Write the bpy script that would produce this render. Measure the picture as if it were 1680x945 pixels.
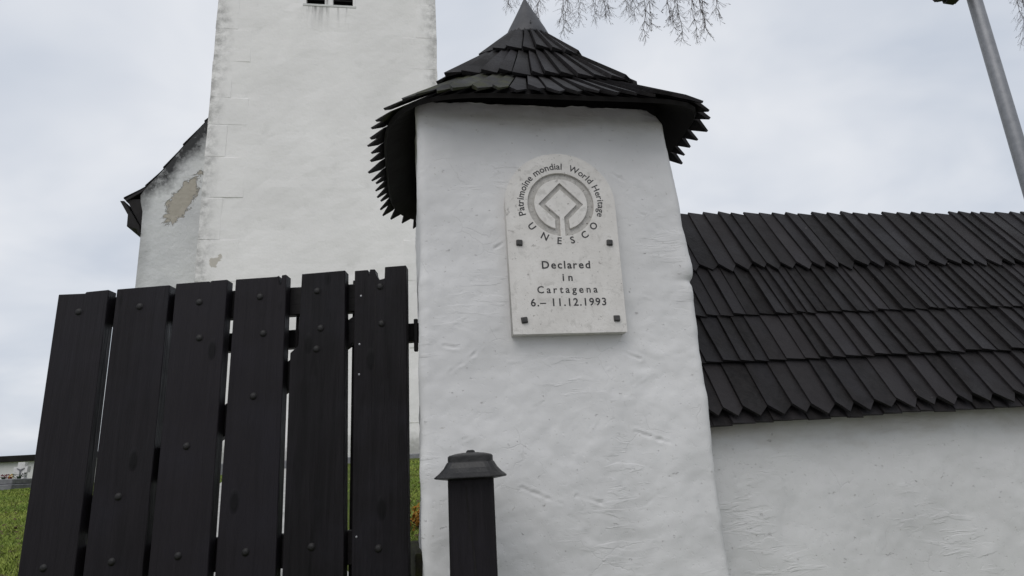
import bpy, bmesh, math, random
from math import radians as R, sin, cos, pi
from mathutils import Vector, Matrix, noise

random.seed(11)
for o in list(bpy.data.objects):
    bpy.data.objects.remove(o)
scene = bpy.context.scene
col = scene.collection

# ------------------------------------------------------------------ camera
PITCH, ROLL = R(15.554), R(3.114)
cam_d = bpy.data.cameras.new('camera')
cam = bpy.data.objects.new('camera', cam_d)
col.objects.link(cam)
cam_d.sensor_width = 36
cam_d.lens = 36 * 1040 / 1680
cam_d.clip_start = 0.05
cam_d.clip_end = 3000
r0 = Vector((1, 0, 0))
u0 = Vector((0, -sin(PITCH), cos(PITCH)))
fw = Vector((0, cos(PITCH), sin(PITCH)))
rr = r0 * cos(ROLL) - u0 * sin(ROLL)
uu = u0 * cos(ROLL) + r0 * sin(ROLL)
M = Matrix((rr, uu, -fw)).transposed().to_4x4()
M.translation = (0, 0, 1.6)
cam.matrix_world = M
scene.camera = cam

# ------------------------------------------------------------------ sky, sun, exposure
SUN_EL, SUN_AZ = R(52), R(200)          # azimuth clockwise from +Y
world = bpy.data.worlds.new('World')
scene.world = world
world.use_nodes = True
wt = world.node_tree
wt.nodes.clear()
N = wt.nodes.new
sky = N('ShaderNodeTexSky')
sky.sky_type = 'NISHITA'
sky.sun_disc = False
sky.sun_elevation = SUN_EL
sky.sun_rotation = SUN_AZ
sky.dust_density = 3
b1 = N('ShaderNodeBackground'); b1.inputs[1].default_value = 0.1
b2 = N('ShaderNodeBackground'); b2.inputs[1].default_value = 1.0
wt.links.new(sky.outputs[0], b1.inputs[0])
tc = N('ShaderNodeTexCoord')
sep = N('ShaderNodeSeparateXYZ'); wt.links.new(tc.outputs['Generated'], sep.inputs[0])
ab = N('ShaderNodeMath'); ab.operation = 'ABSOLUTE'; wt.links.new(sep.outputs[2], ab.inputs[0])
ad = N('ShaderNodeMath'); ad.inputs[1].default_value = 0.35; wt.links.new(ab.outputs[0], ad.inputs[0])
dv = N('ShaderNodeVectorMath'); dv.operation = 'DIVIDE'
wt.links.new(tc.outputs['Generated'], dv.inputs[0])
wt.links.new(ad.outputs[0], dv.inputs[1])
mp = N('ShaderNodeMapping'); mp.inputs['Location'].default_value = (5.2, 1.7, 3.1); mp.inputs['Scale'].default_value = (1.0, 1.15, 0.8)
wt.links.new(dv.outputs[0], mp.inputs[0])
nz = N('ShaderNodeTexNoise'); nz.inputs['Scale'].default_value = 2.3; nz.inputs['Detail'].default_value = 4; nz.inputs['Roughness'].default_value = 0.5
nz.inputs['Distortion'].default_value = 0.3
wt.links.new(mp.outputs[0], nz.inputs['Vector'])
rp = N('ShaderNodeValToRGB')
rp.color_ramp.elements[0].position = 0.33; rp.color_ramp.elements[0].color = (0.61, 0.66, 0.745, 1)
rp.color_ramp.elements[1].position = 0.66; rp.color_ramp.elements[1].color = (0.84, 0.862, 0.905, 1)
wt.links.new(nz.outputs[0], rp.inputs[0]); wt.links.new(rp.outputs[0], b2.inputs[0])
mx = N('ShaderNodeMixShader'); mx.inputs[0].default_value = 0.9
wt.links.new(b1.outputs[0], mx.inputs[1]); wt.links.new(b2.outputs[0], mx.inputs[2])
wo = N('ShaderNodeOutputWorld'); wt.links.new(mx.outputs[0], wo.inputs[0])

sd = bpy.data.lights.new('sun', 'SUN')
sd.energy = 0.95; sd.angle = R(45); sd.color = (1, 0.97, 0.93)
so = bpy.data.objects.new('sun', sd); col.objects.link(so)
so.rotation_euler = Vector((-sin(SUN_AZ) * cos(SUN_EL), -cos(SUN_AZ) * cos(SUN_EL), -sin(SUN_EL))).to_track_quat('-Z', 'Y').to_euler()

vs = scene.view_settings
vs.view_transform = 'Standard'; vs.look = 'None'; vs.exposure = 0.0; vs.gamma = 1; vs.use_curve_mapping = False
scene.render.resolution_x = 1024; scene.render.resolution_y = 576
scene.render.engine = 'CYCLES'

# ------------------------------------------------------------------ material helpers
class NT:
    def __init__(s, name):
        s.m = bpy.data.materials.new(name); s.m.use_nodes = True
        s.t = s.m.node_tree; s.b = s.t.nodes['Principled BSDF']
        s.co = s.t.nodes.new('ShaderNodeTexCoord').outputs['Object']
    def n(s, typ, **kw):
        x = s.t.nodes.new(typ)
        for k, v in kw.items():
            if k in x.inputs: s.put(x.inputs[k], v)
            else: setattr(x, k, v)
        return x
    def put(s, sock, v):
        if isinstance(v, bpy.types.NodeSocket): s.t.links.new(v, sock)
        else: sock.default_value = v
    def map(s, scale=(1, 1, 1), rot=(0, 0, 0), loc=(0, 0, 0), rnd=False):
        v = s.co
        if rnd:
            oi = s.n('ShaderNodeObjectInfo')
            a = s.n('ShaderNodeVectorMath', operation='MULTIPLY_ADD')
            s.put(a.inputs[0], oi.outputs['Random']); s.put(a.inputs[1], (37, 53, 71)); s.put(a.inputs[2], s.co)
            v = a.outputs[0]
        x = s.n('ShaderNodeMapping'); s.put(x.inputs[0], v)
        x.inputs['Scale'].default_value = scale; x.inputs['Rotation'].default_value = rot; x.inputs['Location'].default_value = loc
        return x.outputs[0]
    def noise(s, scale, detail=4, rough=0.55, vec=None, dist=0):
        x = s.n('ShaderNodeTexNoise'); x.inputs['Scale'].default_value = scale; x.inputs['Detail'].default_value = detail
        x.inputs['Roughness'].default_value = rough; x.inputs['Distortion'].default_value = dist
        s.put(x.inputs['Vector'], vec or s.co); return x.outputs[0]
    def ramp(s, v, stops):
        x = s.n('ShaderNodeValToRGB'); s.put(x.inputs[0], v)
        e = x.color_ramp.elements
        while len(e) < len(stops): e.new(0.5)
        for q, (p, c) in zip(e, stops):
            q.position = p; q.color = (c, c, c, 1) if not isinstance(c, tuple) else c + (1,)
        return x.outputs[0]
    def mix(s, f, a, b, mode='MIX'):
        x = s.n('ShaderNodeMix', data_type='RGBA', blend_type=mode)
        s.put(x.inputs[0], f)
        for i, v in ((6, a), (7, b)): s.put(x.inputs[i], v + (1,) if isinstance(v, tuple) else v)
        return x.outputs[2]
    def math(s, op, a, b=0.0):
        x = s.n('ShaderNodeMath', operation=op); s.put(x.inputs[0], a); s.put(x.inputs[1], b); return x.outputs[0]
    def bump(s, h, dist, strength=1.0, prev=None):
        x = s.n('ShaderNodeBump'); x.inputs['Distance'].default_value = dist; x.inputs['Strength'].default_value = strength
        s.put(x.inputs['Height'], h)
        if prev is not None: s.put(x.inputs['Normal'], prev)
        return x.outputs[0]
    def done(s, colr, rough, normal=None, spec=None, metal=None):
        s.put(s.b.inputs['Base Color'], colr + (1,) if isinstance(colr, tuple) else colr)
        s.put(s.b.inputs['Roughness'], rough)
        if normal is not None: s.put(s.b.inputs['Normal'], normal)
        if spec is not None: s.put(s.b.inputs['Specular IOR Level'], spec)
        if metal is not None: s.put(s.b.inputs['Metallic'], metal)
        return s.m

def mat_plaster(name, zt):
    k = NT(name)
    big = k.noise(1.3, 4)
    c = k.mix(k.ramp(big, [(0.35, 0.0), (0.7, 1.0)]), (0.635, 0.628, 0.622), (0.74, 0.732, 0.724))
    fine = k.noise(9, 6, 0.65)
    c = k.mix(k.ramp(fine, [(0.25, 0.45), (0.42, 0.0)]), c, (0.56, 0.56, 0.56))
    sp = k.noise(60, 2, 0.5)
    c = k.mix(k.ramp(sp, [(0.70, 0.0), (0.76, 0.5)]), c, (0.40, 0.38, 0.34))
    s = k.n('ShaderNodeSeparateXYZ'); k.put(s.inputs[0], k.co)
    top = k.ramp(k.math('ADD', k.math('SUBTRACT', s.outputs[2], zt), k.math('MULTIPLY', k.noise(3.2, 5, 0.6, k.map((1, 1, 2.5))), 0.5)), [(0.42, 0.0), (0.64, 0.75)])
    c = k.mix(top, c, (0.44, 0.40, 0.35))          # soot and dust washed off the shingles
    n1 = k.bump(k.noise(5, 3, 0.45), 0.005)
    st = k.noise(4.5, 4, 0.6, k.map((1, 1, 4.2), (0, R(24), 0)), 0.5)
    msk = k.ramp(k.noise(2.3, 3, 0.5, k.map((1, 1, 1), loc=(3, 1, 7))), [(0.53, 0.0), (0.66, 1.0)])
    n2 = k.bump(k.math('MULTIPLY', k.ramp(st, [(0.52, 0.0), (0.60, 1.0)]), msk), 0.0019, 0.9, n1)
    pits = k.ramp(k.noise(45, 3), [(0.28, 0.0), (0.4, 1.0)])
    n3 = k.bump(pits, 0.0012, 0.6, n2)
    wv = k.n('ShaderNodeVectorMath', operation='MULTIPLY_ADD'); nn_ = k.n('ShaderNodeTexNoise'); nn_.inputs['Scale'].default_value = 6; nn_.inputs['Detail'].default_value = 5
    k.put(nn_.inputs['Vector'], k.co); k.put(wv.inputs[0], nn_.outputs['Color']); k.put(wv.inputs[1], (0.16, 0.16, 0.16)); k.put(wv.inputs[2], k.map((1, 1, 1.5), (0, R(30), 0)))
    vo = k.n('ShaderNodeTexVoronoi', feature='DISTANCE_TO_EDGE'); k.put(vo.inputs['Vector'], wv.outputs[0]); vo.inputs['Scale'].default_value = 3.4
    cm_ = k.ramp(k.noise(3.1, 3, 0.5, k.map((1, 1, 1), loc=(8, 4, 2))), [(0.59, 0.0), (0.66, 1.0)])
    ck = k.math('MULTIPLY', k.ramp(vo.outputs['Distance'], [(0.003, 1.0), (0.011, 0.0)]), cm_)
    c = k.mix(k.math('MULTIPLY', ck, 0.15), c, (0.40, 0.39, 0.38))
    n3 = k.bump(ck, -0.0010, 0.7, n3)
    chp = k.ramp(k.noise(24, 4, 0.6, k.map((1, 1, 1.8), (0, R(20), 0))), [(0.69, 0.0), (0.705, 1.0)])
    n3 = k.bump(chp, -0.003, 1.0, n3)
    c = k.mix(k.math('MULTIPLY', chp, 0.3), c, (0.45, 0.43, 0.41))
    n4 = k.bump(k.noise(160, 2), 0.0006, 0.5, n3)
    return k.done(c, 0.92, n4, 0.2)

def mat_tower():
    k = NT('weathered_tower_render')
    c = k.mix(k.ramp(k.noise(0.35, 5), [(0.35, 0.0), (0.68, 1.0)]), (0.80, 0.778, 0.768), (0.90, 0.876, 0.866))
    c = k.mix(k.ramp(k.noise(1.6, 6, 0.65), [(0.2, 0.5), (0.42, 0.0)]), c, (0.58, 0.57, 0.55))
    s = k.n('ShaderNodeSeparateXYZ'); k.put(s.inputs[0], k.co)
    # grime along both corners, its edge broken by noise
    ax = k.math('ABSOLUTE', k.math('SUBTRACT', s.outputs[0], 0.11))
    edge = k.math('ADD', ax, k.math('MULTIPLY', k.noise(1.1, 5, 0.6), 1.0))
    g = k.ramp(k.math('SUBTRACT', edge, 3.1), [(0.42, 0.0), (0.95, 1.0)])
    dirt = k.ramp(k.noise(3.0, 7, 0.7), [(0.40, 0.0), (0.62, 1.0)])
    c = k.mix(k.math('MULTIPLY', k.math('MULTIPLY', g, dirt), 0.62), c, (0.20, 0.195, 0.19))
    # run-off streaks under the belfry sill
    str_ = k.ramp(k.noise(3.2, 4, 0.6, k.map((1, 1, 0.10))), [(0.48, 0.0), (0.62, 1.0)])
    below = k.ramp(k.math('MULTIPLY', k.math('SUBTRACT', s.outputs[2], 14.0), 0.35), [(0.0, 0.0), (0.2, 0.3), (0.37, 1.0), (0.39, 1.0)])
    inx = k.ramp(k.math('ABSOLUTE', k.math('SUBTRACT', s.outputs[0], 0.1)), [(0.75, 1.0), (0.98, 0.0)])
    c = k.mix(k.math('MULTIPLY', k.math('MULTIPLY', str_, below), inx), c, (0.16, 0.155, 0.15))
    # one small patch of bare mortar low by the corner
    vv = k.n('ShaderNodeVectorMath', operation='DISTANCE'); k.put(vv.inputs[0], k.map((1.0, 0, 1.1))); k.put(vv.inputs[1], (-2.93, 0, 5.98 * 1.1))
    pa = k.ramp(k.math('ADD', vv.outputs['Value'], k.math('MULTIPLY', k.noise(4, 4), 0.9)), [(0.58, 1.0), (0.64, 0.0)])
    c = k.mix(k.math('MULTIPLY', pa, 0.8), c, (0.46, 0.42, 0.36))
    # damp grey foot
    ft = k.ramp(k.math('ADD', k.math('MULTIPLY', s.outputs[2], 0.5), k.noise(2.0, 4)), [(0.6, 1.0), (0.9, 0.0)])
    c = k.mix(k.math('MULTIPLY', ft, 0.7), c, (0.25, 0.25, 0.23))
    n1 = k.bump(k.noise(1.6, 5, 0.55), 0.03)
    n2 = k.bump(k.noise(14, 4), 0.005, 0.6, n1)
    return k.done(c, 0.93, n2, 0.2)

def mat_nave():
    k = NT('weathered_nave_render')
    c = k.mix(k.ramp(k.noise(0.8, 5), [(0.35, 0.0), (0.65, 1.0)]), (0.56, 0.56, 0.57), (0.68, 0.68, 0.68))
    s = k.n('ShaderNodeSeparateXYZ'); k.put(s.inputs[0], k.co)
    # mould below the verge: distance to the raking line
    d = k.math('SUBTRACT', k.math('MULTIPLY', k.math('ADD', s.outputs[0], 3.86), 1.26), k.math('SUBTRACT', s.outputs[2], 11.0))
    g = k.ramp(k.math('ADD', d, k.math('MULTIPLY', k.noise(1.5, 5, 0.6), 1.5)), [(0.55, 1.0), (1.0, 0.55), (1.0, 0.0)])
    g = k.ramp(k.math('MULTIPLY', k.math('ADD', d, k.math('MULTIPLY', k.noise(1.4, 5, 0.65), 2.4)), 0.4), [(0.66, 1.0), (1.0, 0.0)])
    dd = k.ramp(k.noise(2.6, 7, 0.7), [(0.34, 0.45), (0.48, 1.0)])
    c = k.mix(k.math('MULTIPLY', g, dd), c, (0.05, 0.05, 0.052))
    # grime down the left corner
    e = k.ramp(k.math('ADD', k.math('MULTIPLY', k.math('ADD', s.outputs[0], 5.5), 1.3), k.noise(1.7, 5)), [(0.45, 1.0), (1.0, 0.0)])
    c = k.mix(k.math('MULTIPLY', k.math('MULTIPLY', e, dd), 0.5), c, (0.22, 0.22, 0.22))
    # fallen render: bare tan mortar
    v = k.map((1.0, 0, 1.0), (0, 0, 0))
    rot = k.n('ShaderNodeMapping'); k.put(rot.inputs[0], s.outputs[0])
    t = k.math('SUBTRACT', k.math('MULTIPLY', k.math('ADD', s.outputs[0], 4.33), 0.908), k.math('MULTIPLY', k.math('SUBTRACT', s.outputs[2], 8.35), 0.419))
    q = k.math('ADD', k.math('MULTIPLY', k.math('ADD', s.outputs[0], 4.33), 0.419), k.math('MULTIPLY', k.math('SUBTRACT', s.outputs[2], 8.35), 0.908))
    el = k.math('SQRT', k.math('ADD', k.math('POWER', k.math('MULTIPLY', t, 2.5), 2.0), k.math('POWER', k.math('MULTIPLY', q, 0.80), 2.0)))
    pm = k.ramp(k.math('MULTIPLY', k.math('ADD', el, k.math('MULTIPLY', k.noise(2.6, 8, 0.72, dist=0.8), 2.0)), 0.4), [(0.68, 1.0), (0.72, 0.0)])
    c = k.mix(pm, c, k.mix(k.noise(5, 4), (0.36, 0.325, 0.275), (0.48, 0.445, 0.39)))
    h = k.math('ADD', k.noise(2.2, 6, 0.6), k.math('MULTIPLY', pm, -0.5))
    n1 = k.bump(h, 0.05)
    return k.done(c, 0.93, n1, 0.2)

def mat_dark_wood(name, a, b, rough=0.55, axis='Z', moss=0.0, bumpd=0.0025, spec=0.35, chips=True, knots=False):
    k = NT(name)
    sc = {'Z': (30, 30, 1.6), 'X': (1.6, 30, 30), 'Y': (30, 1.6, 30)}[axis]
    g = k.noise(1.0, 5, 0.6, k.map(sc, rnd=True), 0.6)
    oi = k.n('ShaderNodeObjectInfo').outputs['Random']
    c = k.mix(k.ramp(g, [(0.3, 0.0), (0.7, 1.0)]), a, b)
    c = k.mix(k.math('MULTIPLY', k.math('POWER', oi, 2.0), 0.75), c, tuple(x * y for x, y in zip(b, (1.7, 1.7, 1.8))))
    pt = k.noise(2.5, 4, 0.6, k.map((1, 1, 1), rnd=True))
    c = k.mix(k.ramp(pt, [(0.48, 0.0), (0.72, 0.55)]), c, tuple(x * y for x, y in zip(b, (1.5, 1.6, 1.85))))
    kn = None
    if knots:
        vo = k.n('ShaderNodeTexVoronoi'); k.put(vo.inputs['Vector'], k.map((4.5, 4.5, 1.9), rnd=True)); vo.inputs['Scale'].default_value = 1.0
        kn = k.ramp(vo.outputs['Distance'], [(0.07, 1.0), (0.12, 0.0)])
        c = k.mix(k.math('MULTIPLY', kn, 0.7), c, tuple(x * 0.35 for x in a))
    if chips:
        ch = k.ramp(k.noise(26, 3, 0.6, k.map((1, 1, 1), rnd=True)), [(0.745, 0.0), (0.775, 0.7)])
        c = k.mix(ch, c, (0.20, 0.185, 0.165))
    if moss:
        mo = k.ramp(k.noise(7, 5, 0.65), [(0.62 - moss, 0.0), (0.75 - moss * 0.6, 1.0)])
        c = k.mix(mo, c, (0.045, 0.048, 0.020))
    w = k.ramp(k.noise(3, 3, vec=k.map((1, 1, 1), rnd=True)), [(0.3, rough - 0.12), (0.7, rough + 0.15)])
    n = k.bump(g, bumpd, 1.0)
    if kn is not None: n = k.bump(kn, 0.004, 0.6, n)
    n = k.bump(k.noise(1.0, 3, 0.6, k.map(tuple(x * 4 for x in sc), rnd=True)), bumpd * 0.5, 0.8, n)
    return k.done(c, w, n, spec)

def mat_plain(name, c1, c2, rough=0.6, scale=8, bump=0.002, spec=0.3, metal=0.0):
    k = NT(name)
    v = k.noise(scale, 5, 0.6, k.map((1, 1, 1), rnd=True))
    c = k.mix(k.ramp(v, [(0.3, 0.0), (0.7, 1.0)]), c1, c2)
    n = k.bump(k.noise(scale * 5, 4), bump) if bump else None
    return k.done(c, rough, n, spec, metal)

def mat_stone_plaque():
    k = NT('pale_plaque_limestone')
    c = k.mix(k.ramp(k.noise(9, 5), [(0.3, 0.0), (0.7, 1.0)]), (0.63, 0.605, 0.57), (0.74, 0.715, 0.68))
    v = k.ramp(k.noise(38, 4, 0.7), [(0.27, 1.0), (0.36, 0.0)])
    c = k.mix(k.math('MULTIPLY', v, 0.7), c, (0.40, 0.38, 0.35))
    c = k.mix(k.ramp(k.noise(16, 6, 0.7, dist=0.6), [(0.54, 0.0), (0.66, 0.55)]), c, (0.47, 0.45, 0.42))
    sp = k.ramp(k.noise(120, 2), [(0.70, 0.0), (0.75, 0.8)])
    c = k.mix(sp, c, (0.22, 0.2, 0.18))
    n = k.bump(k.noise(70, 5, 0.7), 0.002)
    n = k.bump(k.ramp(k.noise(38, 4, 0.7), [(0.27, 0.0), (0.36, 1.0)]), 0.003, 0.8, n)
    return k.done(c, 0.8, n, 0.25)

def mat_emblem():
    k = NT('grey_stained_limestone')
    c = k.mix(k.ramp(k.noise(40, 5, 0.65), [(0.3, 0.0), (0.7, 1.0)]), (0.38, 0.365, 0.34), (0.55, 0.53, 0.50))
    c = k.mix(k.ramp(k.noise(110, 2), [(0.66, 0.0), (0.72, 0.9)]), c, (0.10, 0.09, 0.08))
    return k.done(c, 0.9, k.bump(k.noise(90, 4), 0.003), 0.2)

def mat_ground():
    k = NT('meadow_soil')
    c = k.mix(k.ramp(k.noise(0.9, 5), [(0.35, 0.0), (0.65, 1.0)]), (0.08, 0.115, 0.025), (0.12, 0.15, 0.035))
    c = k.mix(k.ramp(k.noise(2.4, 6, 0.7), [(0.52, 0.0), (0.68, 0.8)]), c, (0.09, 0.07, 0.035))
    n = k.bump(k.noise(20, 6, 0.7), 0.05)
    return k.done(c, 0.95, n, 0.1)

def mat_blade():
    k = NT('grass_blade')
    v = k.noise(1.2, 3)
    c = k.mix(k.ramp(v, [(0.35, 0.0), (0.65, 1.0)]), (0.15, 0.22, 0.035), (0.28, 0.33, 0.07))
    c = k.mix(k.ramp(k.noise(5, 3), [(0.58, 0.0), (0.7, 0.7)]), c, (0.16, 0.13, 0.06))
    return k.done(c, 0.7, None, 0.2)

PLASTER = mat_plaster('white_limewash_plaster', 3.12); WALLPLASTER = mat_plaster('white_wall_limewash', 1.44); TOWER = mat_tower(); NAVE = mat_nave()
GATEWOOD = mat_dark_wood('dark_stained_gate_wood', (0.0032, 0.0026, 0.0029), (0.0120, 0.0102, 0.0117), 0.5, bumpd=0.007, spec=0.17, chips=False, knots=True)
GATERAIL = mat_dark_wood('dark_stained_rail_wood', (0.007, 0.006, 0.006), (0.012, 0.010, 0.010), 0.6, 'X', spec=0.25, chips=False)
SHINGLE = mat_dark_wood('tarred_roof_shingle', (0.0080, 0.0072, 0.0072), (0.0195, 0.0175, 0.0175), 0.6, 'Y', bumpd=0.004, spec=0.14)
SHINGLE_MOSS = mat_dark_wood('tarred_shingle_with_algae', (0.010, 0.0095, 0.009), (0.021, 0.020, 0.018), 0.65, 'Y', moss=0.16, bumpd=0.003, spec=0.14)
TARWOOD = mat_dark_wood('tarred_eave_timber', (0.008, 0.0075, 0.007), (0.016, 0.0145, 0.014), 0.75, 'X', spec=0.15, chips=False)
METAL = mat_plain('dark_painted_sheet_metal', (0.032, 0.032, 0.036), (0.056, 0.056, 0.061), 0.5, 10, 0.0008, 0.5, 0.35)
CAPMETAL = mat_plain('black_painted_cap_metal', (0.010, 0.010, 0.011), (0.028, 0.027, 0.027), 0.45, 22, 0.0015, 0.5, 0.2)
BOLT = mat_plain('black_iron_bolt', (0.006, 0.0054, 0.0054), (0.013, 0.0115, 0.0115), 0.55, 30, 0.001, 0.4)
IRON = mat_plain('grey_iron_stud', (0.035, 0.034, 0.034), (0.075, 0.072, 0.07), 0.6, 40, 0.002, 0.4)
SCREW = mat_plain('bright_screw_steel', (0.25, 0.25, 0.26), (0.35, 0.35, 0.36), 0.4, 40, 0, 0.5, 0.7)
PSTONE = mat_stone_plaque(); EMBLEM = mat_emblem()
LETTER = mat_plain('charcoal_letter_paint', (0.035, 0.034, 0.036), (0.075, 0.073, 0.074), 0.7, 120, 0.0, 0.25)
GALV = mat_plain('galvanised_pole_steel', (0.19, 0.195, 0.21), (0.245, 0.25, 0.265), 0.5, 14, 0.001, 0.4, 0.45)
LAMPBLK = mat_plain('black_lamp_housing', (0.012, 0.012, 0.015), (0.02, 0.02, 0.024), 0.45, 20, 0.001, 0.5)
GLASS = mat_plain('dark_lamp_glass', (0.02, 0.022, 0.03), (0.03, 0.034, 0.045), 0.1, 20, 0.0, 0.6)
VOID = mat_plain('dark_belfry_louvre_wood', (0.010, 0.0095, 0.009), (0.02, 0.019, 0.018), 0.8, 10, 0.002, 0.15)
QUOIN = mat_plain('limewashed_quoin_stone', (0.55, 0.545, 0.535), (0.73, 0.725, 0.71), 0.93, 1.6, 0.02, 0.15)
BARK = mat_plain('birch_bark', (0.30, 0.28, 0.26), (0.55, 0.53, 0.50), 0.8, 5, 0.006, 0.2)
TWIG = mat_plain('brown_twig_bark', (0.045, 0.033, 0.028), (0.075, 0.055, 0.046), 0.75, 3, 0.0, 0.2)
GROUND = mat_ground(); BLADE = mat_blade()
BOUNCE_PAVING = mat_plain('pale_bounce_paving', (0.20, 0.197, 0.195), (0.30, 0.295, 0.29), 0.9, 3, 0.006, 0.2)
PATHM = mat_plain('pale_gravel_path', (0.30, 0.295, 0.28), (0.50, 0.49, 0.47), 0.95, 2.5, 0.01, 0.15)
LEAF = mat_plain('orange_dead_leaf', (0.20, 0.085, 0.012), (0.34, 0.16, 0.02), 0.75, 6, 0.0, 0.2)
STEM = mat_plain('brown_shrub_stem', (0.06, 0.035, 0.02), (0.09, 0.06, 0.035), 0.8, 6, 0.0, 0.2)
LOG = mat_dark_wood('mossy_old_beam', (0.022, 0.019, 0.016), (0.045, 0.04, 0.034), 0.85, 'Y', moss=0.26, bumpd=0.008, spec=0.15, chips=False)
GRAVE = mat_plain('grey_grave_granite', (0.13, 0.13, 0.14), (0.24, 0.24, 0.25), 0.6, 6, 0.003, 0.3)
GRAVEW = mat_plain('white_grave_marble', (0.58, 0.57, 0.56), (0.72, 0.71, 0.70), 0.7, 5, 0.003, 0.3)
FLOWY = mat_plain('yellow_petals', (0.55, 0.30, 0.02), (0.65, 0.42, 0.04), 0.7, 9, 0.0, 0.2)
FLOWR = mat_plain('dark_red_petals', (0.13, 0.02, 0.03), (0.22, 0.05, 0.06), 0.7, 9, 0.0, 0.2)
FLOWG = mat_plain('dark_green_wreath', (0.02, 0.035, 0.02), (0.04, 0.06, 0.03), 0.7, 9, 0.0, 0.2)

# ------------------------------------------------------------------ object helpers
def obj(name, mesh, mat, parent=None, smooth=False):
    o = bpy.data.objects.new(name, mesh)
    if mat is not None and not mesh.materials: mesh.materials.append(mat)
    if smooth:
        for p in mesh.polygons: p.use_smooth = True
    col.objects.link(o)
    o.parent = parent
    return o

def empty(name, loc, rz=0.0, label=None, cat=None, group=None):
    o = bpy.data.objects.new(name, None)
    o.empty_display_size = 0.2
    col.objects.link(o); o.location = loc; o.rotation_euler = (0, 0, rz)
    tag(o, label, cat, group); return o

def tag(o, label=None, cat=None, group=None, kind=None):
    if label: o['label'] = label
    if cat: o['category'] = cat
    if group: o['group'] = group
    if kind: o['kind'] = kind
    return o

def me(name, vs_, fs):
    m = bpy.data.meshes.new(name); m.from_pydata([tuple(v) for v in vs_], [], fs); m.update(); return m

def bm_done(bm, name):
    m = bpy.data.meshes.new(name); bm.normal_update(); bm.to_mesh(m); bm.free(); return m

def box_bm(bm, x0, x1, y0, y1, z0, z1):
    v = [bm.verts.new((x, y, z)) for z in (z0, z1) for y in (y0, y1) for x in (x0, x1)]
    for f in ((0, 2, 3, 1), (4, 5, 7, 6), (0, 1, 5, 4), (2, 6, 7, 3), (0, 4, 6, 2), (1, 3, 7, 5)):
        bm.faces.new([v[i] for i in f])
    return v

def box(name, x0, x1, y0, y1, z0, z1, bev=0.0, seg=1):
    bm = bmesh.new(); box_bm(bm, x0, x1, y0, y1, z0, z1)
    if bev: bmesh.ops.bevel(bm, geom=list(bm.edges), offset=bev, segments=seg, affect='EDGES', profile=0.6)
    return bm_done(bm, name)

def prism(name, pts, y0, y1):
    """polygon in x,z extruded along y (pts counter-clockwise seen from -y)"""
    n = len(pts)
    v = [(x, y0, z) for x, z in pts] + [(x, y1, z) for x, z in pts]
    f = [tuple(range(n)), tuple(range(2 * n - 1, n - 1, -1))] + [(i, n + i, n + (i + 1) % n, (i + 1) % n) for i in range(n)]
    f = [f[0], f[1]] + [tuple(reversed(q)) for q in f[2:]] if False else f
    m = me(name, v, f)
    bm = bmesh.new(); bm.from_mesh(m); bmesh.ops.recalc_face_normals(bm, faces=bm.faces); bm.to_mesh(m); bm.free()
    return m

def lathe(name, prof, seg=24, close=True):
    v, f = [], []
    for (r, z) in prof:
        for i in range(seg):
            a = 2 * pi * i / seg; v.append((r * cos(a), r * sin(a), z))
    for j in range(len(prof) - 1):
        for i in range(seg):
            i2 = (i + 1) % seg
            f.append((j * seg + i, j * seg + i2, (j + 1) * seg + i2, (j + 1) * seg + i))
    if close:
        f.append(tuple(range(seg - 1, -1, -1))); f.append(tuple(range((len(prof) - 1) * seg, len(prof) * seg)))
    return me(name, v, f)

def tubes(name, chains, sides=4):
    """chains: list of [(Vector, radius), ...]"""
    v, f = [], []
    for ch in chains:
        base = len(v)
        for i, (p, r) in enumerate(ch):
            d = (ch[min(i + 1, len(ch) - 1)][0] - ch[max(i - 1, 0)][0])
            if d.length < 1e-6: d = Vector((0, 0, 1))
            d.normalize()
            a = d.orthogonal().normalized(); b = d.cross(a)
            for k in range(sides):
                t = 2 * pi * k / sides
                v.append(p + (a * cos(t) + b * sin(t)) * r)
        for i in range(len(ch) - 1):
            for k in range(sides):
                k2 = (k + 1) % sides
                f.append((base + i * sides + k, base + i * sides + k2, base + (i + 1) * sides + k2, base + (i + 1) * sides + k))
    return me(name, v, f)

def fbm(p, o=4): return noise.fractal(p, 1.0, 2.0, o)

# ------------------------------------------------------------------ ground
def lerp_tab(x, tab):
    if x <= tab[0][0]: return tab[0][1]
    for (a, b), (c, d) in zip(tab, tab[1:]):
        if x <= c:
            t = (x - a) / (c - a); return b + (d - b) * t
    return tab[-1][1]
HT = [(-3, 0.0), (0.5, 0.12), (2.6, 0.66), (4.0, 0.82), (8, 1.2), (18, 1.9), (24, 2.02), (60, 2.0), (400, 0.0)]
def hgt(x, y):
    return lerp_tab(y, HT) + 0.025 * max(min(0, x + 3), -16) * min(1, max(0, (y - 3) / 10)) + 0.02 * noise.noise(Vector((x * 0.7, y * 0.7, 0)))
xs = sorted(set([-900, -500, -300, -180, -110, -75, -55, -42, 40, 55, 75, 110, 180, 300, 500, 900] + [i * 0.75 for i in range(-48, 49)]))
ys = sorted(set([-600, -300, -120, -50, -25, -12, -6, 45, 55, 70, 100, 160, 260, 400, 700, 1100] + [i * 0.6 - 4.2 for i in range(0, 75)]))
gv = [(x, y, hgt(x, y)) for y in ys for x in xs]
gf = [(j * len(xs) + i, j * len(xs) + i + 1, (j + 1) * len(xs) + i + 1, (j + 1) * len(xs) + i) for j in range(len(ys) - 1) for i in range(len(xs) - 1)]
g = obj('ground', me('ground', gv, gf), GROUND, None, True); tag(g, kind='structure')
rx = [-30 + i * 1.5 for i in range(41)]; ry = [-24, -16, -10, -6] + [-3.6 + i * 0.5 for i in range(12)]
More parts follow.
